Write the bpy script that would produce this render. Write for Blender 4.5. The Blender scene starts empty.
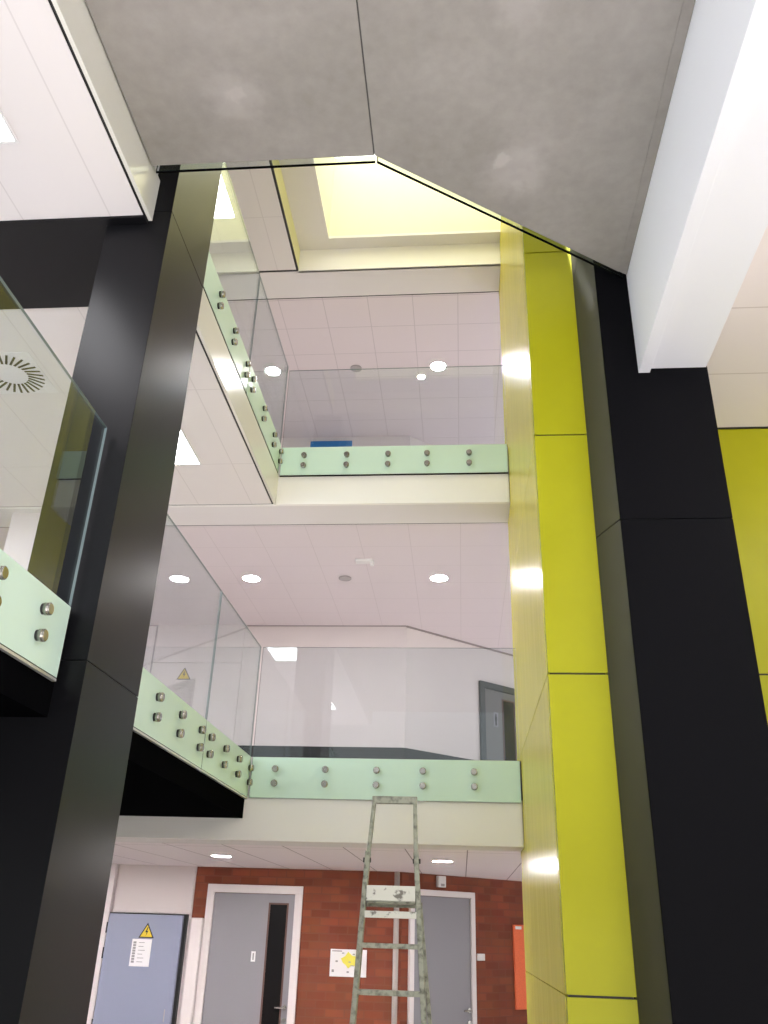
import bpy, bmesh, math, random
from mathutils import Vector, Matrix
random.seed(7)
S = bpy.context.scene
COL = S.collection
# ------------------------------------------------------------------ camera
cam = bpy.data.cameras.new('camera'); camo = bpy.data.objects.new('camera', cam); COL.objects.link(camo)
cam.sensor_fit = 'HORIZONTAL'; cam.sensor_width = 36.0; cam.lens = 36.0 * 847.28 / 768.0
cam.clip_start = 0.05
R_ = Vector((0.99618113, 0.08225759, 0.02927184)); U_ = Vector((0.01018258, -0.44242846, 0.89674599)); F_ = Vector((-0.08671486, 0.89302338, 0.44157648))
camo.matrix_world = Matrix(((R_.x, U_.x, -F_.x, 0), (R_.y, U_.y, -F_.y, 0), (R_.z, U_.z, -F_.z, 1.5), (0, 0, 0, 1)))
S.camera = camo
# ------------------------------------------------------------------ view, world
S.view_settings.view_transform = 'Standard'; S.view_settings.look = 'None'
S.view_settings.gamma = 1.0; S.view_settings.exposure = 0.13
S.view_settings.use_curve_mapping = False
S.cycles.transparent_max_bounces = 24; S.cycles.max_bounces = 10; S.cycles.diffuse_bounces = 6
S.cycles.use_denoising = True
W = bpy.data.worlds.new('daylight'); S.world = W; W.use_nodes = True
bg = W.node_tree.nodes['Background']; bg.inputs[0].default_value = (0.94, 0.97, 1.0, 1); bg.inputs[1].default_value = 0.95
PANEL_E, DOWN_E, SKY_E = 13.0, 235.0, 2.7
# sunlight falling through the open front of the hall onto its floor, behind the viewer
SUN = bpy.data.lights.new('sun', 'SUN'); SUN.energy = 23.0; SUN.angle = 0.01; SUN.color = (0.98, 0.965, 1.0)
suno = bpy.data.objects.new('sun', SUN); COL.objects.link(suno); suno.rotation_euler = (math.radians(32), 0, math.radians(-12))

FZ = -0.35        # ground floor level (eye at 1.85 above it)
CG, C1, C2 = 2.2, 5.67, 9.02      # ceilings of the three storeys
F1, F2 = 2.95, 6.38              # upper floor levels
XG, YF, XR = -2.0, 8.22, 0.565   # atrium edges: left gallery, back gallery, lift shaft side

# ------------------------------------------------------------------ materials
def mat(name, col, rough=0.5, metal=0.0, spec=0.5, emit=None, estr=0.0, coat=0.0):
    m = bpy.data.materials.new(name); m.use_nodes = True
    b = m.node_tree.nodes['Principled BSDF']
    b.inputs['Base Color'].default_value = (*col, 1); b.inputs['Roughness'].default_value = rough
    b.inputs['Metallic'].default_value = metal; b.inputs['Specular IOR Level'].default_value = spec
    b.inputs['Coat Weight'].default_value = coat
    if emit:
        b.inputs['Emission Color'].default_value = (*emit, 1); b.inputs['Emission Strength'].default_value = estr
    return m
def nodes(m): return m.node_tree.nodes, m.node_tree.links, m.node_tree.nodes['Principled BSDF']
def speckle(m, a, b_, scale=40.0, detail=6.0, lo=0.4, hi=0.6, stretch=None, bump=0.0):
    N, L, B = nodes(m)
    tc = N.new('ShaderNodeTexCoord'); no = N.new('ShaderNodeTexNoise'); no.inputs['Scale'].default_value = scale; no.inputs['Detail'].default_value = detail
    if stretch:
        mp = N.new('ShaderNodeMapping'); mp.inputs['Scale'].default_value = stretch
        L.new(tc.outputs['Object'], mp.inputs[0]); L.new(mp.outputs[0], no.inputs['Vector'])
    else: L.new(tc.outputs['Object'], no.inputs['Vector'])
    r = N.new('ShaderNodeValToRGB'); r.color_ramp.elements[0].position = lo; r.color_ramp.elements[1].position = hi
    r.color_ramp.elements[0].color = (*a, 1); r.color_ramp.elements[1].color = (*b_, 1)
    L.new(no.outputs['Fac'], r.inputs[0]); L.new(r.outputs[0], B.inputs['Base Color'])
    if bump:
        bu = N.new('ShaderNodeBump'); bu.inputs['Strength'].default_value = bump; bu.inputs['Distance'].default_value = 0.01
        L.new(no.outputs['Fac'], bu.inputs['Height']); L.new(bu.outputs[0], B.inputs['Normal'])
    return m
def math_node(N, L, op, a, b=None):
    n = N.new('ShaderNodeMath'); n.operation = op
    for i, v in enumerate((a, b)):
        if v is None: continue
        if isinstance(v, (int, float)): n.inputs[i].default_value = v
        else: L.new(v, n.inputs[i])
    return n.outputs[0]
def tile_mat(name, col, line, ox, oy, sx, sy, w=0.006, rough=0.7):
    """flat ceiling tiles: thin joint lines on a regular grid in object space"""
    m = mat(name, col, rough, spec=0.3); N, L, B = nodes(m)
    tc = N.new('ShaderNodeTexCoord'); se = N.new('ShaderNodeSeparateXYZ'); L.new(tc.outputs['Object'], se.inputs[0])
    ms = []
    for ax, o, s in (('X', ox, sx), ('Y', oy, sy)):
        d = math_node(N, L, 'SUBTRACT', se.outputs[ax], o)
        q = math_node(N, L, 'PINGPONG', d, s / 2)
        # pingpong over half a tile is zero at every even edge
        ms.append(math_node(N, L, 'LESS_THAN', q, w))
    k = math_node(N, L, 'MAXIMUM', ms[0], ms[1])
    mx = N.new('ShaderNodeMixRGB'); L.new(k, mx.inputs[0]); mx.inputs[1].default_value = (*col, 1); mx.inputs[2].default_value = (*line, 1)
    L.new(mx.outputs[0], B.inputs['Base Color'])
    return m
WHITE = mat('white_plaster', (0.76, 0.73, 0.72), 0.6, spec=0.3)
WHITEW = mat('white_wall_paint', (0.70, 0.635, 0.63), 0.65, spec=0.25)
GREYW = mat('grey_wall_paint', (0.7, 0.67, 0.66), 0.6, spec=0.2)
JOINT = mat('grey_joint_sealant', (0.10, 0.095, 0.09), 0.7, spec=0.1)
BEAMW = mat('white_beam_paint', (0.84, 0.85, 0.88), 0.6, spec=0.25)
GLOSSW = mat('white_gloss_fascia', (0.74, 0.73, 0.66), 0.18, spec=0.6)
FASCIA = mat('white_fascia_paint', (0.90, 0.88, 0.85), 0.45, spec=0.4)
CREAM = mat('bounce_tinted_shaft', (0.84, 0.82, 0.59), 0.6, spec=0.3)  # yellow light bounced off the lift column, put into the shaft colour
CREAMY = mat('bounce_tinted_upstand', (0.76, 0.74, 0.42), 0.5, spec=0.3)  # same yellow bounce tinted in more strongly on the left upstand
TILE1 = tile_mat('ceiling_tiles_first', (0.72, 0.65, 0.665), (0.63, 0.565, 0.575), 0.03, 9.38, 0.6, 0.6, 0.004)
TILE2 = tile_mat('ceiling_tiles_second', (0.72, 0.65, 0.665), (0.58, 0.52, 0.535), 0.03, 9.38, 0.6, 0.6, 0.006)
TILEG = tile_mat('ceiling_tiles_ground', (0.86, 0.79, 0.80), (0.34, 0.27, 0.27), 0.06, 9.0, 0.6, 12.0, 0.006)
TILEL = tile_mat('ceiling_tiles_gallery', (0.76, 0.72, 0.70), (0.66, 0.62, 0.60), -2.265, 5.99, 0.6, 1.31, 0.005)
TILEN = tile_mat('ceiling_tiles_front', (0.76, 0.72, 0.70), (0.66, 0.62, 0.60), -2.265, 9.0, 0.6, 12.0, 0.005)
TILER = tile_mat('ceiling_tiles_side', (0.86, 0.79, 0.77), (0.66, 0.58, 0.55), 2.9, 5.94, 1.66, 0.83, 0.006)
BLACK = mat('black_shadow_gap', (0.008, 0.008, 0.008), 0.5)
BLACKP = mat('black_cladding', (0.006, 0.006, 0.007), 0.3, spec=0.16)
BLACKR = mat('black_matt_cladding', (0.004, 0.004, 0.005), 0.5, spec=0.05)
OLIVE = mat('dark_olive_metal', (0.055, 0.053, 0.045), 0.42, spec=0.35)
BLACKS = mat('black_soffit_paint', (0.003, 0.003, 0.0035), 0.9, spec=0.0)
YEL = speckle(mat('yellow_cladding', (0.5, 0.44, 0.03), 0.34, spec=0.2), (0.395, 0.39, 0.009), (0.42, 0.415, 0.012), 1.2, 3)
YELSIDE = speckle(mat('yellow_brushed_sheen', (0.5, 0.44, 0.06), 0.26, spec=0.13), (0.63, 0.57, 0.045), (0.70, 0.63, 0.06), 3.0, 4, stretch=(6, 6, 0.2))  # lighter than the front: grazing sheen put into the side's colour
STEEL = mat('brushed_steel', (0.42, 0.40, 0.36), 0.25, metal=1.0)
STEELD = mat('dark_rubber', (0.02, 0.02, 0.02), 0.6)
ALU = mat('aluminium_trim', (0.75, 0.75, 0.73), 0.35, metal=0.6)
FROST = mat('frosted_film', (0.64, 0.83, 0.72), 0.16, spec=0.3)
DOORG = mat('grey_door_laminate', (0.23, 0.22, 0.245), 0.45)
DOORB = mat('blue_grey_door_paint', (0.25, 0.27, 0.37), 0.42)
DOORD = mat('dark_grey_frame_paint', (0.045, 0.052, 0.054), 0.45)
DOORM = mat('mid_grey_door_laminate', (0.15, 0.145, 0.145), 0.45)
FRAMEW = mat('white_gloss_timber', (0.72, 0.66, 0.66), 0.35)
DARKGL = mat('dark_vision_glass', (0.006, 0.005, 0.005), 0.2, spec=0.15)
BROWN = mat('brown_glazing_bead', (0.09, 0.035, 0.025), 0.5)
DADO = mat('dark_dado_paint', (0.013, 0.014, 0.014), 0.5)
PAPER = mat('white_paper', (0.80, 0.78, 0.80), 0.6)
PLAST = mat('white_plastic', (0.78, 0.76, 0.75), 0.4)
GREYP = mat('grey_plastic', (0.36, 0.33, 0.33), 0.5)
INK = mat('black_ink', (0.015, 0.014, 0.012), 0.6)
GREYINK = mat('grey_print', (0.30, 0.29, 0.30), 0.6)
SIGNY = mat('sign_yellow', (0.72, 0.52, 0.03), 0.5)
MAPY = mat('map_yellow', (0.78, 0.70, 0.10), 0.6)
ORANGE = speckle(mat('orange_felt', (0.8, 0.17, 0.07), 0.85), (0.82, 0.17, 0.065), (0.74, 0.15, 0.06), 60, 3)
BLUES = mat('blue_sign', (0.02, 0.17, 0.45), 0.4)
LBLUE = mat('pale_sign_lettering', (0.25, 0.50, 0.75), 0.4)
PIPE = mat('grey_conduit', (0.42, 0.38, 0.36), 0.5)
FLOORM = speckle(mat('pale_vinyl_floor', (0.6, 0.58, 0.57), 0.45), (0.58, 0.56, 0.55), (0.64, 0.62, 0.61), 30, 5)
FILLE = mat('cool_fill_panel', (0.8, 0.8, 0.8), 0.3, emit=(0.86, 0.94, 1.0), estr=6.5)  # glow of the unseen panel added at the far left
DIMFLOOR = speckle(mat('dim_gallery_floor', (0.33, 0.32, 0.33), 0.9, spec=0.1), (0.30, 0.29, 0.30), (0.38, 0.37, 0.38), 90, 4)
PANELE = mat('light_panel_diffuser', (0.8, 0.8, 0.8), 0.5, emit=(0.98, 0.97, 1.0), estr=PANEL_E)
PANELB = mat('added_light_panel_diffuser', (0.8, 0.8, 0.8), 0.5, emit=(0.98, 0.97, 1.0), estr=PANEL_E * 2.2)  # stronger glow for the added panel deep in the left gallery
DOWNE = mat('downlight_lamp', (0.8, 0.8, 0.8), 0.5, emit=(1.0, 0.955, 0.955), estr=DOWN_E)
DOWNG = mat('ground_downlight_lamp', (0.8, 0.8, 0.8), 0.5, emit=(1.0, 0.95, 0.94), estr=DOWN_E * 2.8)
SKYE = mat('opal_rooflight', (0.8, 0.8, 0.8), 0.5, emit=(1.0, 0.99, 0.88), estr=SKY_E)
ALUL = speckle(mat('paint_spattered_aluminium', (0.4, 0.4, 0.34), 0.5, metal=0.25), (0.10, 0.10, 0.075), (0.30, 0.31, 0.235), 28, 9, 0.33, 0.55)
ALUW = speckle(mat('white_spattered_aluminium', (0.6, 0.6, 0.5), 0.55, metal=0.1), (0.16, 0.15, 0.12), (0.60, 0.60, 0.51), 24, 8, 0.36, 0.44)

def brick_mat():
    m = mat('red_brick', (0.3, 0.1, 0.06), 0.8, spec=0.2); N, L, B = nodes(m)
    tc = N.new('ShaderNodeTexCoord'); se = N.new('ShaderNodeSeparateXYZ'); L.new(tc.outputs['Object'], se.inputs[0])
    co = N.new('ShaderNodeCombineXYZ'); L.new(se.outputs['X'], co.inputs[0]); L.new(se.outputs['Z'], co.inputs[1])
    br = N.new('ShaderNodeTexBrick'); L.new(co.outputs[0], br.inputs['Vector'])
    br.inputs['Color1'].default_value = (0.29, 0.085, 0.044, 1); br.inputs['Color2'].default_value = (0.20, 0.056, 0.031, 1)
    br.inputs['Mortar'].default_value = (0.21, 0.072, 0.045, 1); br.inputs['Scale'].default_value = 1.0
    br.inputs['Brick Width'].default_value = 0.25; br.inputs['Row Height'].default_value = 0.095; br.inputs['Mortar Size'].default_value = 0.008
    br.inputs['Bias'].default_value = 0.1
    no = N.new('ShaderNodeTexNoise'); no.inputs['Scale'].default_value = 3.0; L.new(tc.outputs['Object'], no.inputs['Vector'])
    mx = N.new('ShaderNodeMixRGB'); mx.blend_type = 'MULTIPLY'; mx.inputs[0].default_value = 0.35
    L.new(br.outputs['Color'], mx.inputs[1]); L.new(no.outputs['Color'], mx.inputs[2]); L.new(mx.outputs[0], B.inputs['Base Color'])
    bu = N.new('ShaderNodeBump'); bu.inputs['Strength'].default_value = 0.5; bu.inputs['Distance'].default_value = 0.006; bu.invert = True
    L.new(br.outputs['Fac'], bu.inputs['Height']); L.new(bu.outputs[0], B.inputs['Normal'])
    return m
BRICK = brick_mat()
def concrete_mat():
    m = mat('fair_faced_concrete', (0.3, 0.28, 0.26), 0.7, spec=0.25); N, L, B = nodes(m)
    tc = N.new('ShaderNodeTexCoord')
    n1 = N.new('ShaderNodeTexNoise'); n1.inputs['Scale'].default_value = 1.6; n1.inputs['Detail'].default_value = 8; n1.inputs['Roughness'].default_value = 0.6
    n2 = N.new('ShaderNodeTexNoise'); n2.inputs['Scale'].default_value = 14; n2.inputs['Detail'].default_value = 6
    L.new(tc.outputs['Object'], n1.inputs['Vector']); L.new(tc.outputs['Object'], n2.inputs['Vector'])
    r = N.new('ShaderNodeValToRGB'); r.color_ramp.elements[0].position = 0.30; r.color_ramp.elements[1].position = 0.74
    r.color_ramp.elements[0].color = (0.262, 0.244, 0.221, 1); r.color_ramp.elements[1].color = (0.385, 0.36, 0.333, 1)
    a = math_node(N, L, 'MULTIPLY', n2.outputs['Fac'], 0.3); b = math_node(N, L, 'MULTIPLY', n1.outputs['Fac'], 0.7)
    L.new(math_node(N, L, 'ADD', a, b), r.inputs[0])
    cur = r.outputs[0]
    # pale patches of filler, each a smeared ring round a made-good bolt hole
    wob = N.new('ShaderNodeTexNoise'); wob.inputs['Scale'].default_value = 9; wob.inputs['Detail'].default_value = 5; L.new(tc.outputs['Object'], wob.inputs['Vector'])
    for (px, py, rad, amt) in ((-1.31, 3.37, 0.20, 0.24), (0.40, 4.04, 0.24, 0.24), (0.36, 2.92, 0.17, 0.20), (-1.31, 3.37, 0.06, 0.25), (0.30, 3.95, 0.06, 0.32), (0.42, 4.16, 0.06, 0.12)):
        vm = N.new('ShaderNodeVectorMath'); vm.operation = 'DISTANCE'; L.new(tc.outputs['Object'], vm.inputs[0]); vm.inputs[1].default_value = (px, py, 5.98)
        d = math_node(N, L, 'ADD', vm.outputs['Value'], math_node(N, L, 'MULTIPLY', math_node(N, L, 'SUBTRACT', wob.outputs['Fac'], 0.5), 0.22))
        rr = N.new('ShaderNodeValToRGB'); rr.color_ramp.interpolation = 'EASE'; e = rr.color_ramp.elements
        e[0].position = rad * 0.35; e[0].color = (1, 1, 1, 1); e[1].position = rad * 1.15; e[1].color = (0, 0, 0, 1)
        L.new(d, rr.inputs[0])
        mx = N.new('ShaderNodeMixRGB'); L.new(math_node(N, L, 'MULTIPLY', rr.outputs[0], amt), mx.inputs[0]); L.new(cur, mx.inputs[1]); mx.inputs[2].default_value = (0.58, 0.54, 0.52, 1)
        cur = mx.outputs[0]
    L.new(cur, B.inputs['Base Color'])
    bu = N.new('ShaderNodeBump'); bu.inputs['Strength'].default_value = 0.12; bu.inputs['Distance'].default_value = 0.01
    L.new(n2.outputs['Fac'], bu.inputs['Height']); L.new(bu.outputs[0], B.inputs['Normal'])
    return m
CONC = concrete_mat()
def glass_mat(name, tint, gain=1.0):
    """clear sheet glass: straight-through transmission with a Fresnel (Schlick) mirror"""
    m = bpy.data.materials.new(name); m.use_nodes = True; N, L = m.node_tree.nodes, m.node_tree.links; N.clear()
    out = N.new('ShaderNodeOutputMaterial'); tr = N.new('ShaderNodeBsdfTransparent'); tr.inputs[0].default_value = (*tint, 1)
    gl = N.new('ShaderNodeBsdfGlossy'); gl.inputs['Roughness'].default_value = 0.0; gl.inputs['Color'].default_value = (0.95, 1, 0.97, 1)
    lw = N.new('ShaderNodeLayerWeight'); lw.inputs['Blend'].default_value = 0.5
    p = math_node(N, L, 'POWER', lw.outputs['Facing'], 5.0)
    f = math_node(N, L, 'ADD', math_node(N, L, 'MULTIPLY', p, 0.95), 0.04 * gain)
    mx = N.new('ShaderNodeMixShader'); L.new(f, mx.inputs[0]); L.new(tr.outputs[0], mx.inputs[1]); L.new(gl.outputs[0], mx.inputs[2]); L.new(mx.outputs[0], out.inputs[0])
    return m
GLASS = glass_mat('clear_glass', (0.90, 0.93, 0.945))
EDGE = mat('green_glass_edge', (0.15, 0.19, 0.185), 0.15, spec=0.8)
EDGED = mat('dark_glass_edge', (0.02, 0.03, 0.027), 0.2, spec=0.6)

# ------------------------------------------------------------------ builders
def bm_box(bm, x0, x1, y0, y1, z0, z1, mi=0):
    v = [bm.verts.new((x, y, z)) for x in (x0, x1) for y in (y0, y1) for z in (z0, z1)]
    for f in ((0, 1, 3, 2), (4, 6, 7, 5), (0, 4, 5, 1), (2, 3, 7, 6), (0, 2, 6, 4), (1, 5, 7, 3)):
        bm.faces.new([v[i] for i in f]).material_index = mi
    return v
def bm_bar(bm, p0, p1, w, d, side=(1, 0, 0)):
    """box along p0-p1, w wide along 'side', d deep the other way"""
    p0, p1 = Vector(p0), Vector(p1); ax = (p1 - p0).normalized(); s = Vector(side); s = (s - ax * s.dot(ax)).normalized(); n = ax.cross(s)
    v = [bm.verts.new(p + s * (a * w / 2) + n * (b * d / 2)) for p in (p0, p1) for a, b in ((-1, -1), (1, -1), (1, 1), (-1, 1))]
    for f in ((3, 2, 1, 0), (4, 5, 6, 7), (0, 1, 5, 4), (1, 2, 6, 5), (2, 3, 7, 6), (3, 0, 4, 7)): bm.faces.new([v[i] for i in f])
def bm_cyl(bm, c, ax, r, h, n=24, r2=None, mi=0):
    """closed cylinder from c along ax for h"""
    c, ax = Vector(c), Vector(ax).normalized(); s = ax.orthogonal().normalized(); t = ax.cross(s); r2 = r if r2 is None else r2
    A = [bm.verts.new(c + (s * math.cos(2 * math.pi * i / n) + t * math.sin(2 * math.pi * i / n)) * r) for i in range(n)]
    B = [bm.verts.new(c + ax * h + (s * math.cos(2 * math.pi * i / n) + t * math.sin(2 * math.pi * i / n)) * r2) for i in range(n)]
    for i in range(n):
        f = bm.faces.new((A[i], A[(i + 1) % n], B[(i + 1) % n], B[i])); f.material_index = mi; f.smooth = True
    bm.faces.new(A[::-1]).material_index = mi; bm.faces.new(B).material_index = mi
def bm_ring(bm, c, ax, r0, r1, h, n=32):
    c, ax = Vector(c), Vector(ax).normalized(); s = ax.orthogonal().normalized(); t = ax.cross(s)
    rows = []
    for r, k in ((r0, 0), (r1, 0), (r1, h), (r0, h)):
        rows.append([bm.verts.new(c + ax * k + (s * math.cos(2 * math.pi * i / n) + t * math.sin(2 * math.pi * i / n)) * r) for i in range(n)])
    for a in range(4):
        P, Q = rows[a], rows[(a + 1) % 4]
        for i in range(n): bm.faces.new((P[i], P[(i + 1) % n], Q[(i + 1) % n], Q[i])).smooth = a in (1, 3)
def bm_prism(bm, pts, z0, z1):
    A = [bm.verts.new((x, y, z0)) for x, y in pts]; B = [bm.verts.new((x, y, z1)) for x, y in pts]; n = len(pts)
    bm.faces.new(A[::-1]); bm.faces.new(B)
    for i in range(n): bm.faces.new((A[i], A[(i + 1) % n], B[(i + 1) % n], B[i]))
def wloc(o):
    v = Vector((0, 0, 0))
    while o is not None: v += o.location; o = o.parent
    return v
def obj(name, bm, m, parent=None, bevel=0.0, label=None, xf=None):
    if xf is not None: bmesh.ops.transform(bm, matrix=xf, verts=bm.verts)
    bmesh.ops.recalc_face_normals(bm, faces=bm.faces)
    if parent is not None: bmesh.ops.translate(bm, vec=-wloc(parent), verts=bm.verts)
    me = bpy.data.meshes.new(name); bm.to_mesh(me); bm.free()
    for q in (m if isinstance(m, (list, tuple)) else [m]): me.materials.append(q)
    o = bpy.data.objects.new(name, me); COL.objects.link(o)
    if parent is not None: o.parent = parent
    if bevel:
        b = o.modifiers.new('bevel', 'BEVEL'); b.width = bevel; b.segments = 2; b.limit_method = 'ANGLE'
    if label: o['label'] = label
    return o
def box(name, x0, x1, y0, y1, z0, z1, m, parent=None, bevel=0.0, label=None, xf=None):
    bm = bmesh.new(); bm_box(bm, x0, x1, y0, y1, z0, z1); return obj(name, bm, m, parent, bevel, label, xf)
def struct(o, label=None):
    o['kind'] = 'structure'
    if label: o['label'] = label
    return o
def empty(name, loc, label=None, cat=None, group=None, kind=None):
    o = bpy.data.objects.new(name, None); COL.objects.link(o); o.location = loc
    if label: o['label'] = label
    if cat: o['category'] = cat
    if group: o['group'] = group
    if kind: o['kind'] = kind
    return o
def tag(o, label, cat, group=None):
    o['label'] = label; o['category'] = cat
    if group: o['group'] = group
    return o
# frame of the angled wall: local x along the wall, local y into it
A0 = Vector((-0.8, 12.37, 0)); AD = Vector((1.74, 1.55, 0)).normalized(); AN = Vector((-AD.y, AD.x, 0))
AX = Matrix(((AD.x, AN.x, 0, A0.x), (AD.y, AN.y, 0, A0.y), (0, 0, 1, 0), (0, 0, 0, 1)))
def awall(name, x0, x1, z0, z1, m, th=0.2):
    """wall piece on the angled line, kept in its own rotated frame so its brick courses run along it"""
    bm = bmesh.new(); bm_box(bm, x0, x1, 0, th, z0, z1); o = obj(name, bm, m); o.matrix_world = AX; return o
def P_at(u, off, z): return AX @ Vector((u, off, z))

# ================================================================== STRUCTURE
struct(box('floor', -8, 12, -10, 16, FZ - 0.2, FZ, FLOORM), 'pale floor of the ground storey')
# --- concrete landing overhead
pts = [(-1.99, -3.0), (1.29, -3.0), (1.29, 5.08), (-0.51, 3.87), (-1.99, 3.87)]
bm = bmesh.new(); bm_prism(bm, [(-1.99, -3.0), (-0.518, -3.0), (-0.518, 3.865), (-1.99, 3.865)], 5.98, 6.30)
bm_prism(bm, [(-0.512, -3.0), (1.225, -3.0), (1.225, 5.035), (-0.51, 3.865)], 5.98, 6.30)
bm_prism(bm, [(1.225, -3.0), (1.291, -3.0), (1.291, 5.075), (1.225, 5.035)], 5.985, 6.30)
landing = struct(obj('concrete_landing', bm, CONC, bevel=0.004), 'grey concrete landing soffit overhead with pale filler patches')
box('joint_filler', -0.5181, -0.5119, -3.0, 3.86, 5.982, 6.2, JOINT, landing)
# --- galleries, fascias, slabs
struct(box('gallery_slab_first', -8, -2.03, -10, YF, 2.39, F1 - 0.02, BLACKS), 'black underside of the lower left gallery')
struct(box('floor_gallery_first', -8, -2.03, -10, 3.6, F1 - 0.02, F1, DIMFLOOR), 'grey floor of the lower left gallery, darkened to cut bounced light')  # unseen floor darkened to cut light bounced onto the near ceiling
struct(box('floor_gallery_rear', -8, -2.03, 3.6, YF, F1 - 0.02, F1, FLOORM), 'pale floor of the lower left gallery')  # unseen stretch kept pale to bounce light onto the rear ceiling
struct(box('gallery_slab_rear', -8, XR, 8.26, 15.5, CG + 0.03, F1, WHITE), 'lower rear gallery floor')
struct(box('trim_1', -8, XR - 0.012, YF, 8.26, CG, F1, FASCIA), 'white fascia of the lower rear gallery')
struct(box('trim_2', -8, XR - 0.012, YF, 8.26, C1, F2, FASCIA), 'white fascia of the upper rear gallery')
struct(box('trim_3', XG - 0.025, XG, -3, 4.04, C1, 6.035, GLOSSW), 'glossy fascia strip left of the concrete landing')
struct(box('trim_4', XG - 0.025, XG, 4.82, YF, C1, 6.034, GLOSSW), 'glossy fascia of the upper left gallery behind the black column')
struct(box('gallery_slab_second', -8, XG - 0.03, -3, YF, C1 + 0.03, F2, WHITE), 'upper left gallery floor')
struct(box('gallery_slab_back', -8, XR, 8.26, 15.5, C1 + 0.03, F2, WHITE), 'upper rear gallery floor')
# --- ceilings
struct(box('ceiling_ground', -8, 3.5, 8.74, 15.5, CG, CG + 0.03, TILEG), 'tiled ceiling over the ground floor doors')
struct(box('ceiling_ground_margin', -8, XR, 8.26, 8.73, CG, CG + 0.03, WHITE))
for nm, z, tl in (('first', C1, TILE1), ('second', C2, TILE2)):
    struct(box('ceiling_' + nm, -8, 3.5, 8.755, 15.5, z, z + 0.03, tl), 'white tiled ceiling over the rear gallery')
    struct(box('ceiling_' + nm + '_margin', -8, XR, 8.235 if z > 9 else 8.26, 8.735, z, z + 0.03, WHITE))
    struct(box('ceiling_' + nm + '_shadow_gap', -8, XR, 8.735, 8.755, z + 0.004, z + 0.03, BLACK))
struct(box('ceiling_left', -8, XG - 0.045, -3, 3.985, C1, C1 + 0.03, TILEN), 'white ceiling tiles of the left gallery in front of the black beam')
struct(box('ceiling_left_rear', -8, XG - 0.045, 4.845, 8.20, C1, C1 + 0.03, TILEL), 'white ceiling tiles of the left gallery behind the black beam')
struct(box('ceiling_left_edge', XG - 0.045, XG - 0.025, -3, 3.985, C1 + 0.006, C1 + 0.03, BLACK))
struct(box('ceiling_left_rear_edge', XG - 0.045, XG - 0.025, 4.82, 8.20, C1 + 0.006, C1 + 0.03, BLACK))
struct(box('ceiling_left_rear_gap', -8, XG - 0.025, 8.20, YF, C1 + 0.006, C1 + 0.03, BLACK))
struct(box('ceiling_left_upper', -8, XG - 0.025, -3, 8.20, C2, C2 + 0.03, TILEL), 'white ceiling tiles of the upper left gallery')
struct(box('ceiling_left_upper_edge', XG - 0.025, XG, -3, 8.20, C2 + 0.002, C2 + 0.03, BLACK))
struct(box('ceiling_left_upper_gap', -8, XG, 8.20, 8.235, C2 + 0.002, C2 + 0.03, BLACK))
struct(box('ceiling_right', 1.77, 6, -3, 6.79, C1, C1 + 0.03, TILER), 'white tiled ceiling right of the white beam')
struct(box('ceiling_upper_right', 0.6, 6, -3, 8.2, C2 + 0.3, C2 + 0.34, WHITE))
# --- rooflight: upstand, ledge, shaft, opal pane
struct(box('rooflight_upstand_left', XG - 0.03, XG, 4.9, 8.26, C2 + 0.03, 9.36, CREAMY), 'upstand left of the rooflight, tinted with yellow bounce')
struct(box('rooflight_upstand_back', XG, XR, YF, 8.26, C2, 9.36, FASCIA), 'white upstand behind the rooflight')
struct(box('rooflight_ledge_left', XG - 0.03, -1.6, 4.9, 8.26, 9.36, 9.40, WHITE))
struct(box('rooflight_ledge_back', -1.6, 1.0, 8.03, 8.26, 9.36, 9.40, WHITE))
struct(box('rooflight_shaft_left', -1.64, -1.6, 5.3, 8.03, 9.40, 10.8, CREAM), 'side wall of the rooflight shaft, tinted with yellow bounce')
struct(box('rooflight_shaft_back', -1.64, 1.0, 8.03, 8.07, 9.40, 10.8, CREAM), 'rear wall of the rooflight shaft, tinted with yellow bounce')
struct(box('rooflight_shaft_right', 1.0, 1.04, 5.3, 8.07, 9.36, 10.8, CREAM))
struct(box('window_1', -1.64, 1.04, 5.3, 8.07, 10.8, 10.84, SKYE), 'opal rooflight above the stairwell')
struct(box('rooflight_shaft_front', -1.64, 1.04, 5.26, 5.30, 9.36, 10.84, CREAM))
struct(box('rooflight_ledge_front', -1.6, 1.0, 4.9, 5.26, 9.36, 9.40, WHITE))
struct(box('rooflight_upstand_front', XG, 0.6, 4.87, 4.9, C2, 9.40, WHITE))
struct(box('ceiling_upper_front', XG, 0.6, -3, 4.9, C2 - 0.03, C2, WHITE))
# --- walls
struct(box('wall_left', -8.1, -8, -3, 15.5, FZ, 9.05, WHITEW))
struct(box('wall_back_ground_plain', -8, -3.62, 12.37, 12.57, FZ, CG, WHITEW), 'white wall left of the brickwork')
bm = bmesh.new(); bm_box(bm, -3.62, -0.79, 12.37, 12.57, FZ, CG); struct(obj('wall_back_ground', bm, BRICK), 'red brick wall with the left grey door')
struct(awall('wall_right_ground', 0, 4.2, FZ, CG, BRICK), 'red brick wall angled behind the ladder')
struct(box('wall_back_first', -8, -0.79, 12.37, 12.57, F1, C1, WHITEW), 'white wall of the lower rear gallery')
struct(awall('wall_right_first', 0, 4.2, F1, C1, WHITEW), 'white angled wall of the lower rear gallery')
struct(box('wall_back_second', -8, -0.79, 12.30, 12.50, F2, C2, WHITEW), 'white wall of the upper rear gallery')
o = struct(awall('wall_right_second', 0, 4.2, F2, C2, WHITEW)); o.location.y -= 0.07
struct(box('baseboard_back', -8, -0.79, 12.355, 12.37, F1, 3.84, DADO), 'dark dado along the lower gallery wall')
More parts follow.
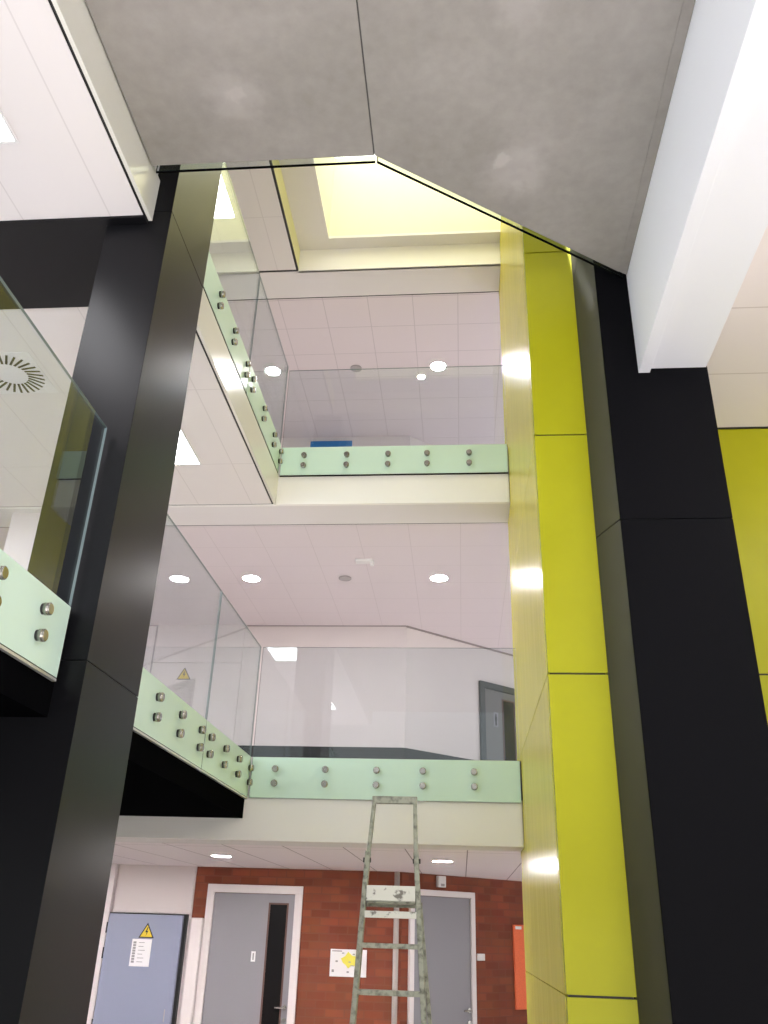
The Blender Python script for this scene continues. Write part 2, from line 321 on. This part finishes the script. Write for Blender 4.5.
o = awall('baseboard_right', 0.0, 1.50, F1, 3.84, DADO, 0.015); o.location = A0 - AN * 0.015; struct(o, 'dark dado along the angled gallery wall')
struct(box('fill_panel_left', -7.99, -7.96, -3, 3.2, 3.3, 5.5, FILLE), 'glowing panel added at the far left to brighten the beam')  # added out of view, lights the beam's left face
struct(box('light_stop_wall', 6, 6.1, -3, 7, FZ, C1, GREYW), 'unseen grey wall added far to the right to block light')  # added out of view to stop light from the open right side
struct(box('wall_pier', -5.10, -4.1, 8.36, 8.7, F1, C1, WHITEW), 'white pier behind the glass at the left edge')
struct(box('wall_right', 1.78, 6, 6.79, 6.99, 3.40, C1, YEL), 'yellow wall panel right of the black column')
struct(box('wall_right_lower', 1.78, 6, 6.79, 6.99, FZ, 3.385, YEL), 'lower yellow wall panel right of the black column')
struct(box('trim_5', 1.78, 6, 6.80, 6.98, 3.385, 3.40, BLACK))
struct(box('trim_6', 1.78, 6, 6.775, 6.79, C1 - 0.012, C1, BLACK))
struct(box('trim_8', 0.5555, 0.5645, 8.18, 8.26, 2.60, 2.94, BLACK))
SHADE_LINE = mat('grey_shadow_line', (0.30, 0.25, 0.25), 0.6)  # strips in this grey paint the shadow line under the ceiling
o = awall('shadow_strip_slanted', 0.0, 4.0, C1 - 0.025, C1, SHADE_LINE, 0.02); o.location = A0 - AN * 0.02; struct(o, 'grey strip for the shadow line along the slanted gallery wall top')
struct(box('shadow_strip_back', -8, -0.80, 12.355, 12.37, C1 - 0.012, C1, SHADE_LINE))
# --- columns: core and cladding panels with shadow gaps
def clad(name, label, x0, x1, y0, y1, z0, z1, joints, m, gap=0.010, bev=0.0015):
    r = struct(empty(name, ((x0 + x1) / 2, (y0 + y1) / 2, z0)), label)
    box('core', x0 + 0.012, x1 - 0.012, y0 + 0.012, y1 - 0.012, z0, z1, BLACK, r)
    zz = [z0] + list(joints) + [z1]
    for a, b in zip(zz[:-1], zz[1:]):
        box('cladding_panel', x0, x1, y0, y1, a + (gap / 2 if a != z0 else 0), b - (gap / 2 if b != z1 else 0), m, r, bev)
    return r
clad('column_left', 'tall black clad column left of the stairwell', -2.31, -1.882, 4.05, 4.81, FZ, C2, (2.68, 5.76), BLACKP, 0.006)
clad('column_right', 'tall black clad column under the white beam', 1.06, 1.775, 5.105, 6.78, FZ, 9.3, (3.955, 7.0), BLACKR, 0.006)
for a, b in ((FZ, 3.95), (3.958, 9.3)):
    bm = bmesh.new(); bm_prism(bm, [(0.9465, 5.47), (0.9465, 5.398), (1.058, 5.11), (1.058, 5.47)], a, b)
    struct(obj('column_infill', bm, OLIVE), 'dark olive closing panel between the yellow and black columns')
bm = bmesh.new(); bm_prism(bm, [(-8, 3.985), (-2.03, 3.985), (-2.03, 4.046), (-2.314, 4.046), (-2.314, 4.845), (-8, 4.845)], C1 - 0.02, C1 + 0.02)
struct(obj('column_beam', bm, BLACKP), 'black beam soffit running left from the black column')
# yellow lift shaft: brushed side panels with sheen painted in, plain front panels
ls = struct(empty('lift_shaft_column', (0.75, 6.5, FZ)), 'yellow clad shaft column with sheen painted into its brushed side')
box('core', 0.58, 0.93, 5.412, 8.74, FZ, 9.36, BLACK, ls)
zz = [FZ, 1.202, 3.003, 4.787, 6.545, 9.36]
for a, b in zip(zz[:-1], zz[1:]):
    g0 = 0.006 if a != FZ else 0; g1 = 0.006 if b != 9.36 else 0
    box('front_panel', 0.567, 0.945, 5.40, 5.46, a + g0, b - g1, YEL, ls, 0.002)
    box('side_panel', XR, 0.62, 5.463, 7.86, a + g0 * 0.5, b - g1 * 0.5, YELSIDE, ls, 0.002, 'brushed yellow side panel with sheen painted in')
    box('side_panel', XR, 0.62, 7.868, 8.75, a + g0 * 0.5, b - g1 * 0.5, YELSIDE, ls, 0.002, 'brushed yellow side panel with sheen painted in')
# --- white beam on the right
bm = bmesh.new(); bm_box(bm, 1.292, 1.372, -3, 5.1, 5.105, 6.6); bm_box(bm, 1.372, 1.765, -3, 5.1, 5.14, 6.6)
struct(obj('beam', bm, BEAMW, bevel=0.003), 'white boxed beam resting against the black column')

# ================================================================== BALUSTRADES
def fitting(root, p, ax):
    """stainless standoff: washer behind the glass, dark gasket and steel cap in front"""
    p, ax = Vector(p), Vector(ax)
    bm = bmesh.new(); bm_cyl(bm, p + ax * 0.018, ax, 0.031, 0.026, 24); bm_cyl(bm, p + ax * 0.044, ax, 0.031, 0.005, 24, 0.025)
    s = obj('standoff_fitting', bm, STEEL, root, label='stainless steel standoff fitting')
    bm = bmesh.new(); bm_cyl(bm, p + ax * 0.004, ax, 0.027, 0.0145, 20); obj('gasket', bm, STEELD, s)
def glass_panel(label, p0, p1, z0, z1, knobs, zf, out, group, th=0.015, ledge=False, kz=(0.265, 0.133), edge_mat=EDGE):
    """pane from p0 to p1 (plan points on its outer face), fittings at plan distances along it"""
    p0, p1 = Vector((*p0, 0)), Vector((*p1, 0)); d = (p1 - p0); Ln = d.length; d.normalize(); n = Vector((*out, 0)).normalized()
    root = empty('glass_balustrade', ((p0 + p1) / 2) + Vector((0, 0, z0)), label, 'glass balustrade', group)
    def slab(name, a, b, f, k, za, zb, m, par, edges=None):
        bm = bmesh.new()
        q = [p0 + d * a - n * f, p0 + d * b - n * f, p0 + d * b - n * k, p0 + d * a - n * k]
        A = [bm.verts.new(v + Vector((0, 0, za))) for v in q]; B = [bm.verts.new(v + Vector((0, 0, zb))) for v in q]
        fs = [bm.faces.new(A[::-1]), bm.faces.new(B)] + [bm.faces.new((A[i], A[(i + 1) % 4], B[(i + 1) % 4], B[i])) for i in range(4)]
        if edges:
            fs[0].material_index = 2; fs[1].material_index = 1; fs[3].material_index = 1; fs[5].material_index = 1
        return obj(name, bm, m, par)
    pane = slab('glass_pane', 0, Ln, 0, th, z0, z1, [GLASS, edge_mat, EDGED], root, True)
    if zf: slab('frosted_band', 0.004, Ln - 0.004, -0.0035, -0.0005, z0 + 0.004, zf, FROST, root, False)
    if ledge: slab('bottom_rail', 0, Ln, -0.002 if ledge is True else 0.002, th + 0.004 if ledge is True else th - 0.002, z0 - (0.014 if ledge is True else 0.009), z0 - 0.001, ALU if ledge is True else ledge, root)
    for k in knobs:
        for dz in kz: fitting(root, p0 + d * k + Vector((0, 0, z0 + dz)), n)
    return root
GB1, GT1, GF1 = 2.57, 4.035, 2.945
GB2, GT2, GF2 = 6.05, 7.50, 6.41
G1, G2 = 'lower left gallery glass panels', 'upper left gallery glass panels'
glass_panel('glass balustrade panel in front of the black left column', (XG, 0.9), (XG, 4.0), GB1, GT1, [y - 0.9 for y in (1.5, 2.0, 2.45, 2.80, 3.255, 3.715)], GF1, (1, 0), G1, ledge=True)
glass_panel('glass balustrade panel just right of the black left column, lower gallery', (XG, 4.86), (XG, 6.61), GB1, GT1, [y - 4.86 for y in (5.43, 5.94, 6.45)], GF1, (1, 0), G1, ledge=True)
glass_panel('glass balustrade side panel nearest the lower rear gallery corner', (XG, 6.625), (XG, 8.19), GB1, GT1, [y - 6.625 for y in (6.73, 7.20, 7.68, 8.14)], GF1, (1, 0), G1, ledge=True)
glass_panel('wide glass balustrade behind the ladder top on the lower rear gallery', (XG + 0.016, 8.196), (XR - 0.010, 8.196), GB1, GT1, [x - XG - 0.015 for x in (-1.75, -1.27, -0.785, -0.35, 0.126)], GF1, (0, -1), 'rear gallery glass panels')
glass_panel('glass balustrade side panel beside the black left column, upper gallery', (XG, 4.86), (XG, 6.61), GB2, GT2, [y - 4.86 for y in (5.50, 5.99, 6.49)], GF2, (1, 0), G2, kz=(0.25, 0.125), ledge=BLACKS)
glass_panel('glass balustrade side panel nearest the upper rear gallery corner', (XG, 6.625), (XG, 8.19), GB2, GT2, [y - 6.625 for y in (6.74, 7.26, 7.78, 8.14)], GF2, (1, 0), G2, kz=(0.25, 0.125), ledge=BLACKS)
glass_panel('wide glass balustrade on the upper rear gallery under the blue sign', (XG + 0.016, 8.196), (XR - 0.010, 8.196), GB2 - 0.03, GT2 - 0.05, [x - XG - 0.015 for x in (-1.72, -1.235, -0.77, -0.335, 0.13)], GF2 - 0.03, (0, -1), 'rear gallery glass panels', kz=(0.245, 0.115), ledge=BLACKS)
# landing glass hangs just past the soffit edge, its dark lower edge in view
glass_panel('glass panel along the straight edge of the concrete landing', (-1.97, 3.905), (-0.51, 3.905), 5.962, 7.2, [], None, (0, 1), 'landing glass panels', edge_mat=EDGED, ledge=BLACKS)
glass_panel('glass panel along the slanted edge of the concrete landing', (-0.50, 3.905), (1.255, 5.085), 5.962, 7.2, [], None, (-0.558, 0.83), 'landing glass panels', edge_mat=EDGED, ledge=BLACKS)

# ================================================================== LIGHTS
def downlight(x, y, z, label, r=0.108, group=None, m=None):
    root = empty('downlight', (x, y, z), label, 'ceiling light', group)
    bm = bmesh.new(); bm_ring(bm, (x, y, z - 0.006), (0, 0, 1), r, r + 0.022, 0.006); obj('trim_ring', bm, PLAST, root)
    bm = bmesh.new(); bm_cyl(bm, (x, y, z - 0.004), (0, 0, 1), r, 0.003, 28); obj('lamp', bm, m or DOWNE, root)
GD = 'recessed round downlights'
downlight(-2.77, 10.40, C1, 'round downlight on lower gallery ceiling, left of the grey speaker disc', group=GD)
downlight(-0.255, 10.41, C1, 'round downlight on lower gallery ceiling, nearest the yellow column', group=GD)
downlight(-2.76, 10.36, C2, 'round downlight on the top ceiling behind the left glass', group=GD)
downlight(-0.27, 10.34, C2, 'large bright downlight on the top ceiling near the yellow column', group=GD)
downlight(-0.53, 10.60, C2, 'smaller round lamp beside the bright downlight on the top ceiling', 0.055, GD)
downlight(-2.74, 10.27, CG, 'downlight on the ground floor ceiling above the left grey door', group=GD, m=DOWNG)
downlight(-0.21, 10.20, CG, 'downlight on the ground floor ceiling right of the ladder', group=GD, m=DOWNG)
downlight(-5.25, 10.30, CG, 'unseen added downlight on the ground floor ceiling beyond the blue-grey cupboard', group=GD, m=DOWNG)  # added out of view to brighten the ground floor
downlight(-5.25, 10.40, C1, 'unseen added downlight at the far left of the lower gallery ceiling', group=GD)  # added out of view to brighten the lower gallery
def light_panel(x0, x1, y0, y1, z, label, k=1.0):
    root = empty('ceiling_light_panel', ((x0 + x1) / 2, (y0 + y1) / 2, z), label, 'ceiling light', 'flat ceiling light panels')
    bm = bmesh.new(); t = 0.018
    for a in ((x0, x1, y0, y0 + t), (x0, x1, y1 - t, y1), (x0, x0 + t, y0 + t, y1 - t), (x1 - t, x1, y0 + t, y1 - t)): bm_box(bm, *a, z - 0.006, z)
    obj('frame', bm, PLAST, root)
    box('diffuser', x0 + t, x1 - t, y0 + t, y1 - t, z - 0.005, z - 0.001, PANELE if k == 1.0 else PANELB, root)
light_panel(-3.22, -2.60, 2.13, 3.38, C1, 'flat light panel at the left edge in front of the black beam')
light_panel(-2.90, -2.58, 6.35, 7.30, C1, 'flat light panel on the gallery ceiling just right of the black column')
light_panel(-2.90, -2.58, 6.05, 7.30, C2, 'flat light panel on the top ceiling behind the black column')
# unseen panels behind and beside the viewer, most added for extra light
light_panel(-3.22, -2.60, -1.5, -0.25, C1, 'added flat light panel behind the viewer on the left gallery ceiling')
light_panel(-5.9, -5.28, 6.05, 7.30, C1, 'added flat light panel deep in the left gallery behind the black beam', 2.2)
light_panel(-5.9, -5.28, 2.13, 3.38, C1, 'added flat light panel deep in the left gallery in front of the black beam')
light_panel(3.6, 4.22, 3.2, 4.45, C1, 'added flat light panel on the right ceiling near the yellow wall')
light_panel(3.0, 3.62, 1.2, 2.45, C1, 'flat light panel on the ceiling right of the white beam')
light_panel(3.0, 3.62, -1.8, -0.55, C1, 'flat light panel behind the viewer on the right ceiling')

# ================================================================== CEILING FITTINGS
def disc(x, y, z, label, name='ceiling_speaker', r=0.085):
    root = empty(name, (x, y, z), label, 'speaker', 'ceiling speakers')
    bm = bmesh.new(); bm_ring(bm, (x, y, z - 0.012), (0, 0, 1), r * 0.86, r, 0.012); obj('rim', bm, GREYP, root)
    bm = bmesh.new(); bm_cyl(bm, (x, y, z - 0.009), (0, 0, 1), r * 0.86, 0.008, 24); obj('grille', bm, GREYP, root)
disc(-1.50, 10.40, C1, 'round grey ceiling speaker between the lower gallery downlights')
disc(-1.495, 10.34, C2, 'round grey ceiling speaker on the top gallery ceiling')
root = empty('presence_detector', (-1.17, 9.80, C1), 'small white ceiling detector in front of the grey speaker disc', 'detector')
box('housing', -1.29, -1.07, 9.74, 9.84, C1 - 0.035, C1, PLAST, root, 0.008)
box('sensor_head', -1.10, -1.055, 9.74, 9.80, C1 - 0.085, C1 - 0.03, PLAST, root, 0.006)
# swirl diffuser
root = empty('swirl_diffuser', (-3.80, 5.69, C1), 'square swirl air diffuser with radial black slots on the left gallery ceiling', 'air diffuser')
box('face_plate', -4.095, -3.505, 5.395, 5.985, C1 - 0.004, C1, PLAST, root)
bm = bmesh.new()
for k in range(28):
    a = 2 * math.pi * k / 28
    u = Vector((math.cos(a + 0.25), math.sin(a + 0.25), 0)); c = Vector((-3.80, 5.69, C1 - 0.0055)) + Vector((math.cos(a), math.sin(a), 0)) * 0.145
    bm_bar(bm, c, c + u * 0.135, 0.019, 0.003, (0, 0, 1) if False else u.cross(Vector((0, 0, 1))))
obj('slots', bm, INK, root)

# ================================================================== GROUND FLOOR DOORS AND WALL ITEMS
def framed_door(name, label, X, x0, x1, ztop, fw, z0, fm, lm, vision=None, handle=None, num=None, depth=0.2):
    """door in a wall frame X (local x along the wall, y<0 towards the viewer)"""
    r = empty(name, X @ Vector(((x0 + x1) / 2, 0, z0)), label, None, None, 'structure')
    bm = bmesh.new()
    bm_box(bm, x0, x0 + fw, -0.045, 0.0, z0, ztop - fw); bm_box(bm, x1 - fw, x1, -0.045, 0.0, z0, ztop - fw); bm_box(bm, x0, x1, -0.045, 0.0, ztop - fw, ztop)
    obj('door_frame', bm, fm, r, 0.004, xf=X)
    a, b, t = x0 + fw + 0.004, x1 - fw - 0.004, ztop - fw - 0.005
    leaf = box('door_leaf', a, b, -0.022, -0.002, z0 + 0.008, t, lm, r, 0.002, xf=X)
    if vision:
        vx0, vx1, vz0, vz1 = vision; w = 0.022
        bm = bmesh.new()
        for q in ((vx0, vx1, vz1 - w, vz1), (vx0, vx1, vz0, vz0 + w), (vx0, vx0 + w, vz0 + w, vz1 - w), (vx1 - w, vx1, vz0 + w, vz1 - w)): bm_box(bm, q[0], q[1], -0.03, -0.022, q[2], q[3])
        v = obj('vision_panel', bm, BROWN, leaf, xf=X)
        box('vision_glass', vx0 + w, vx1 - w, -0.026, -0.0225, vz0 + w, vz1 - w, DARKGL, leaf, xf=X)
    if handle:
        hx, hz, dr = handle
        bm = bmesh.new(); bm_cyl(bm, (hx, -0.022, hz), (0, -1, 0), 0.028, 0.008, 20); bm_cyl(bm, (hx, -0.03, hz), (0, -1, 0), 0.010, 0.045, 14)
        bm_cyl(bm, (hx, -0.072, hz), (dr, 0, 0), 0.011, 0.125, 14); bm_cyl(bm, (hx, -0.022, hz - 0.14), (0, -1, 0), 0.026, 0.008, 20)
        obj('lever_handle', bm, STEEL, leaf, xf=X, label='steel lever handle')
    return r, leaf
I4 = Matrix.Translation((0, 12.37, 0))
d1, leaf = framed_door('door_1', 'grey door with tall dark vision slot in a white frame', I4, -3.43, -2.125, 1.985, 0.10, FZ, FRAMEW, DOORG, (-2.575, -2.305, 0.33, 1.775), (-2.265, 0.565, -1))
box('number_plate', -2.757, -2.70, 12.344, 12.348, 1.07, 1.19, PAPER, leaf, label='small white room number plate')
box('number_print', -2.738, -2.719, 12.3425, 12.344, 1.09, 1.17, GREYINK, leaf)
d2, leaf = framed_door('door_2', 'plain grey door in a white frame behind the ladder', AX, 0.125, 1.285, 2.0, 0.075, FZ, FRAMEW, DOORG, None, (1.16, 0.56, -1))
d3, leaf = framed_door('door_3', 'grey washroom door in a dark frame on the lower rear gallery', AX, 1.475, 2.55, 5.09, 0.10, F1, DOORD, DOORM, (1.955, 2.23, 3.35, 4.87), None)
bm = bmesh.new(); uu = 1.81
bm_cyl(bm, (uu, -0.024, 4.595), (0, -1, 0), 0.016, 0.003, 14); bm_box(bm, uu - 0.022, uu + 0.022, -0.027, -0.0235, 4.50, 4.575); bm_box(bm, uu - 0.016, uu + 0.016, -0.027, -0.0235, 4.43, 4.50)
obj('person_symbol', bm, INK, leaf, xf=AX, label='black standing figure symbol on a pale plate')
box('symbol_plate', uu - 0.05, uu + 0.05, -0.0245, -0.0225, 4.41, 4.64, DOORG, leaf, xf=AX)

def tri(bm, cx, cz, s, y0, y1, k=1.0):
    h = s * 0.87; pts = [(cx - s / 2 * k, cz - h / 3 * k), (cx + s / 2 * k, cz - h / 3 * k), (cx, cz + 2 * h / 3 * k)]
    A = [bm.verts.new((x, y0, z)) for x, z in pts]; B = [bm.verts.new((x, y1, z)) for x, z in pts]
    bm.faces.new(A); bm.faces.new(B[::-1])
    for i in range(3): bm.faces.new((A[i], B[i], B[(i + 1) % 3], A[(i + 1) % 3]))
def hazard(root, cx, cz, s, y, nm='warning_sign'):
    bm = bmesh.new(); tri(bm, cx, cz, s, y - 0.003, y); g = obj(nm, bm, INK, root, label='yellow triangular electrical hazard sign')
    bm = bmesh.new(); tri(bm, cx, cz, s, y - 0.0042, y - 0.003, 0.78); obj('sign_face', bm, SIGNY, g)
    bm = bmesh.new(); z = cz
    P = [(0.02, 0.30), (-0.10, 0.0), (0.0, 0.02), (-0.04, -0.20), (0.10, 0.10), (0.01, 0.08), (0.08, 0.30)]
    V = [bm.verts.new((cx + a * s, y - 0.0052, cz + b * s + s * 0.02)) for a, b in P]; V2 = [bm.verts.new((v.co.x, y - 0.0042, v.co.z)) for v in V]
    bm.faces.new(V); bm.faces.new(V2[::-1])
    for i in range(len(P)): bm.faces.new((V[i], V2[i], V2[(i + 1) % len(P)], V[(i + 1) % len(P)]))
    obj('lightning_bolt', bm, INK, g)
# electrical cupboard, ground floor: blue-grey door standing proud, white panel above
root = empty('electrical_cupboard', (-4.19, 12.3, FZ), 'blue-grey electrical cupboard with hazard sign left of the brick wall', 'cupboard')
bm = bmesh.new(); bm_box(bm, -4.73, -3.66, 12.30, 12.37, FZ, 1.60); obj('carcass', bm, DADO, root)
dl = box('cupboard_door', -4.715, -3.70, 12.245, 12.298, FZ + 0.05, 1.585, DOORB, root, 0.004, 'blue-grey flush door')
hazard(dl, -4.165, 1.365, 0.21, 12.244)
box('notice_sheet', -4.345, -4.08, 12.240, 12.2445, 0.97, 1.29, PAPER, dl, label='white printed safety notice')
bm = bmesh.new()
for k in range(8): bm_box(bm, -4.325, -4.285, 12.2385, 12.240, 1.235 - k * 0.032, 1.26 - k * 0.032)
for k in range(6): bm_box(bm, -4.25, -4.25 + 0.06 + 0.05 * random.random(), 12.2385, 12.240, 1.245 - k * 0.045, 1.252 - k * 0.045)
obj('notice_print', bm, GREYINK, dl)
for z in (0.28, 1.10, 1.40):
    bm = bmesh.new(); bm_cyl(bm, (-4.724, 12.262, z - 0.05), (0, 0, 1), 0.013, 0.13, 12); obj('hinge', bm, STEELD, root)
box('lock', -3.80, -3.785, 12.238, 12.246, 0.36, 0.50, GREYP, dl, 0.004)
tag(box('overhead_panel', -4.70, -3.63, 12.335, 12.37, 1.605, CG, WHITEW, None, 0.003), 'white panel above the blue-grey cupboard', 'panel')
struct(box('trim_7', -4.93, -4.735, 12.28, 12.37, FZ, CG, FRAMEW), 'white jamb beside the blue-grey cupboard')
tag(box('boxed_pipe_casing', -3.60, -3.435, 12.26, 12.37, FZ, 1.565, FRAMEW, None, 0.02), 'white casing between the blue-grey cupboard and grey door', 'pipe casing')
# lower gallery cupboard
root = empty('riser_cupboard', (-4.2, 12.33, F1), 'white cupboard doors with hazard sign seen through the lower gallery glass', 'cupboard')
for a, b in ((-4.685, -3.745), (-3.735, -3.30)):
    dl = box('cupboard_door', a, b, 12.335, 12.355 if False else 12.37, 3.86, 5.06, WHITEW, root, 0.003)
    if a < -4: hazard(dl, -4.165, 4.865, 0.22, 12.334)
box('upper_panel', -4.685, -3.30, 12.335, 12.37, 5.068, C1, WHITEW, root, 0.003)
box('edge_strip', -4.71, -4.69, 12.335, 12.37, 4.0, C1, GREYP, root)
# map on the brick wall
root = empty('site_plan_board', (-1.475, 12.36, 0.93), 'white plan board with a yellow shape left of the ladder', 'plan board')
box('board', -1.712, -1.235, 12.35, 12.37, 0.935, 1.25, PAPER, root, 0.003)
bm = bmesh.new(); cx, cz = -1.46, 1.115
P = [(cx + math.cos(a) * r * 1.15, cz + math.sin(a) * r) for a, r in zip([2 * math.pi * k / 11 for k in range(11)], [0.085, 0.10, 0.07, 0.11, 0.075, 0.10, 0.075, 0.06, 0.085, 0.06, 0.10])]
V = [bm.verts.new((x, 12.3485, z)) for x, z in P]; V2 = [bm.verts.new((x, 12.35, z)) for x, z in P]; bm.faces.new(V); bm.faces.new(V2[::-1])
for i in range(len(P)): bm.faces.new((V[i], V2[i], V2[(i + 1) % 11], V[(i + 1) % 11]))
obj('yellow_plan', bm, MAPY, root)
bm = bmesh.new()
for x, z, w, h in ((-1.69, 1.222, 0.13, 0.012), (-1.64, 1.10, 0.03, 0.02), (-1.36, 1.16, 0.03, 0.02), (-1.34, 1.08, 0.04, 0.015), (-1.56, 1.20, 0.03, 0.012), (-1.42, 1.19, 0.03, 0.012), (-1.685, 0.985, 0.03, 0.03), (-1.49, 0.98, 0.03, 0.02), (-1.36, 0.96, 0.02, 0.04), (-1.47, 1.1, 0.03, 0.01), (-1.45, 1.06, 0.05, 0.008)):
    bm_box(bm, x, x + w, 12.347, 12.3485, z, z + h)
obj('plan_print', bm, GREYINK, root)
# conduit at the corner, switches, sensor, notice board
bm = bmesh.new(); bm_cyl(bm, (-0.86, 12.335, FZ), (0, 0, 1), 0.036, CG - FZ - 0.002, 20); tag(obj('conduit_pipe', bm, PIPE), 'grey vertical conduit on the brick corner behind the ladder', 'pipe')
root = empty('wall_sensor', P_at(0.66, -0.03, 2.09), 'small white sensor box above the plain grey door', 'sensor')
box('sensor_body', 0.60, 0.735, -0.06, 0, 2.04, 2.185, PLAST, root, 0.008, xf=AX); box('sensor_lens', 0.64, 0.70, -0.068, -0.06, 2.055, 2.085, GREYP, root, xf=AX)
root = empty('door_call_plate', P_at(1.40, -0.01, 1.19), 'small white wall plate right of the plain grey door', 'wall switch')
box('plate', 1.335, 1.475, -0.022, 0, 1.15, 1.235, PLAST, root, 0.006, xf=AX); box('rocker', 1.37, 1.44, -0.028, -0.022, 1.17, 1.215, PAPER, root, 0.004, xf=AX)
root = empty('pin_board', P_at(2.4, -0.02, 0.55), 'orange pin board on the brick wall beside the yellow column', 'pin board')
box('felt', 2.04, 2.95, -0.03, 0, 0.55, 1.615, ORANGE, root, 0.003, xf=AX)
box('top_clip', 2.07, 2.19, -0.036, -0.03, 1.555, 1.595, PLAST, root, 0.003, xf=AX)
# blue sign on the top gallery
root = empty('blue_notice_sign', (-2.13, 12.29, 8.7), 'blue rectangular sign high on the upper rear gallery wall', 'sign')
box('sign_panel', -2.49, -1.775, 12.28, 12.30, 8.66, 8.935, BLUES, root, 0.003)
bm = bmesh.new()
for k in range(11): bm_box(bm, -2.42 + k * 0.054, -2.42 + k * 0.054 + 0.03, 12.278, 12.28, 8.775, 8.80)
obj('lettering', bm, LBLUE, root)

# ================================================================== STEP LADDER
LX = lambda z: 5.30 + 0.2 * (z - 1.42)           # front frame leans back
root = empty('step_ladder', (-0.40, 5.3, FZ), 'tall paint-spattered aluminium step ladder standing in the stairwell', 'step ladder')
def lx(side, z):                                  # stile centre lines (splay towards the floor)
    t = (1.89 - z)
    return (-0.553 - 0.037 * t) if side < 0 else (-0.266 + 0.072 * t)
for s in (-1, 1):
    bm = bmesh.new(); zt = 1.91
    bm_bar(bm, (lx(s, FZ), LX(FZ), FZ + 0.02), (lx(s, zt), LX(zt), zt), 0.029, 0.062)
    st = obj('stile', bm, ALUL, root, 0.004)
    bm = bmesh.new(); bm_box(bm, lx(s, FZ) - 0.02, lx(s, FZ) + 0.02, LX(FZ) - 0.04, LX(FZ) + 0.04, FZ, FZ + 0.05); obj('rubber_foot', bm, STEELD, st, 0.004)
    bm = bmesh.new(); bm_cyl(bm, (lx(s, 1.87) - s * 0.02, LX(1.87), 1.865), (s, 0, 0), 0.014, 0.045, 14); obj('pivot_bolt', bm, STEELD, st)
# grab rail hoop above the platform
bm = bmesh.new()
bm_bar(bm, (-0.553, LX(1.86), 1.86), (-0.529, LX(2.225), 2.225), 0.022, 0.04); bm_bar(bm, (-0.266, LX(1.86), 1.86), (-0.280, LX(2.225), 2.225), 0.024, 0.04)
bm_bar(bm, (-0.542, LX(2.215), 2.215), (-0.267, LX(2.215), 2.215), 0.042, 0.042, (0, 0, 1))
obj('grab_rail', bm, ALUL, root, 0.003)
# platform with deep front apron, treads below
pf = box('platform', lx(-1, 1.68) + 0.013, lx(1, 1.68) - 0.013, LX(1.68) - 0.02, LX(1.68) + 0.26, 1.632, 1.655, ALUL, root, 0.003)
bm = bmesh.new(); bm_bar(bm, (lx(-1, 1.68) + 0.014, LX(1.69) - 0.03, 1.685), (lx(1, 1.68) - 0.014, LX(1.69) - 0.03, 1.685), 0.082, 0.018, (0, 0.2, 1)); obj('kick_plate', bm, ALUW, pf, 0.002, 'white paint-spattered plate')
z = 1.575; first = True
while z > FZ + 0.1:
    bm = bmesh.new(); y = LX(z)
    h = 0.036 if first else 0.026
    bm_bar(bm, (lx(-1, z) + 0.012, y - 0.022, z), (lx(1, z) - 0.012, y - 0.022, z), h, 0.016, (0, 0, 1))
    bm_bar(bm, (lx(-1, z) + 0.012, y + 0.01, z + h / 2 - 0.006), (lx(1, z) - 0.012, y + 0.01, z + h / 2 - 0.006), 0.010, 0.07, (0, 0, 1))
    obj('tread', bm, ALUW if first else ALUL, root, 0.002)
    z -= 0.158 if first else 0.226; first = False
# rear frame, splayed wider than the front
RY = lambda z: LX(1.62) + 0.22 + 0.4 * (1.63 - z) / (1.63 - FZ)
def rx(side, z): return lx(-1, z) * RY(z) / LX(z) + 0.006 if side < 0 else (lx(1, z) * RY(z) / LX(z)) + 0.012 + 0.025 * (1.63 - z)
for s in (-1, 1):
    bm = bmesh.new(); bm_bar(bm, (rx(s, 1.63), RY(1.63), 1.63), (rx(s, FZ), RY(FZ), FZ + 0.02), 0.022, 0.04)
    st = obj('rear_leg', bm, ALUL, root, 0.003)
    box('rubber_foot', rx(s, FZ) - 0.018, rx(s, FZ) + 0.018, RY(FZ) - 0.03, RY(FZ) + 0.03, FZ, FZ + 0.05, STEELD, st, 0.004)
for z in (0.9, 0.25):
    bm = bmesh.new(); bm_bar(bm, (rx(-1, z), RY(z), z), (rx(1, z), RY(z), z), 0.025, 0.02, (0, 0, 1)); obj('rear_brace', bm, ALUL, root)
bm = bmesh.new(); bm_bar(bm, (rx(-1, 1.63) - 0.012, RY(1.63), 1.633), (rx(1, 1.63) + 0.012, RY(1.63), 1.633), 0.03, 0.03, (0, 0, 1)); obj('rear_hinge_bar', bm, ALUL, root)
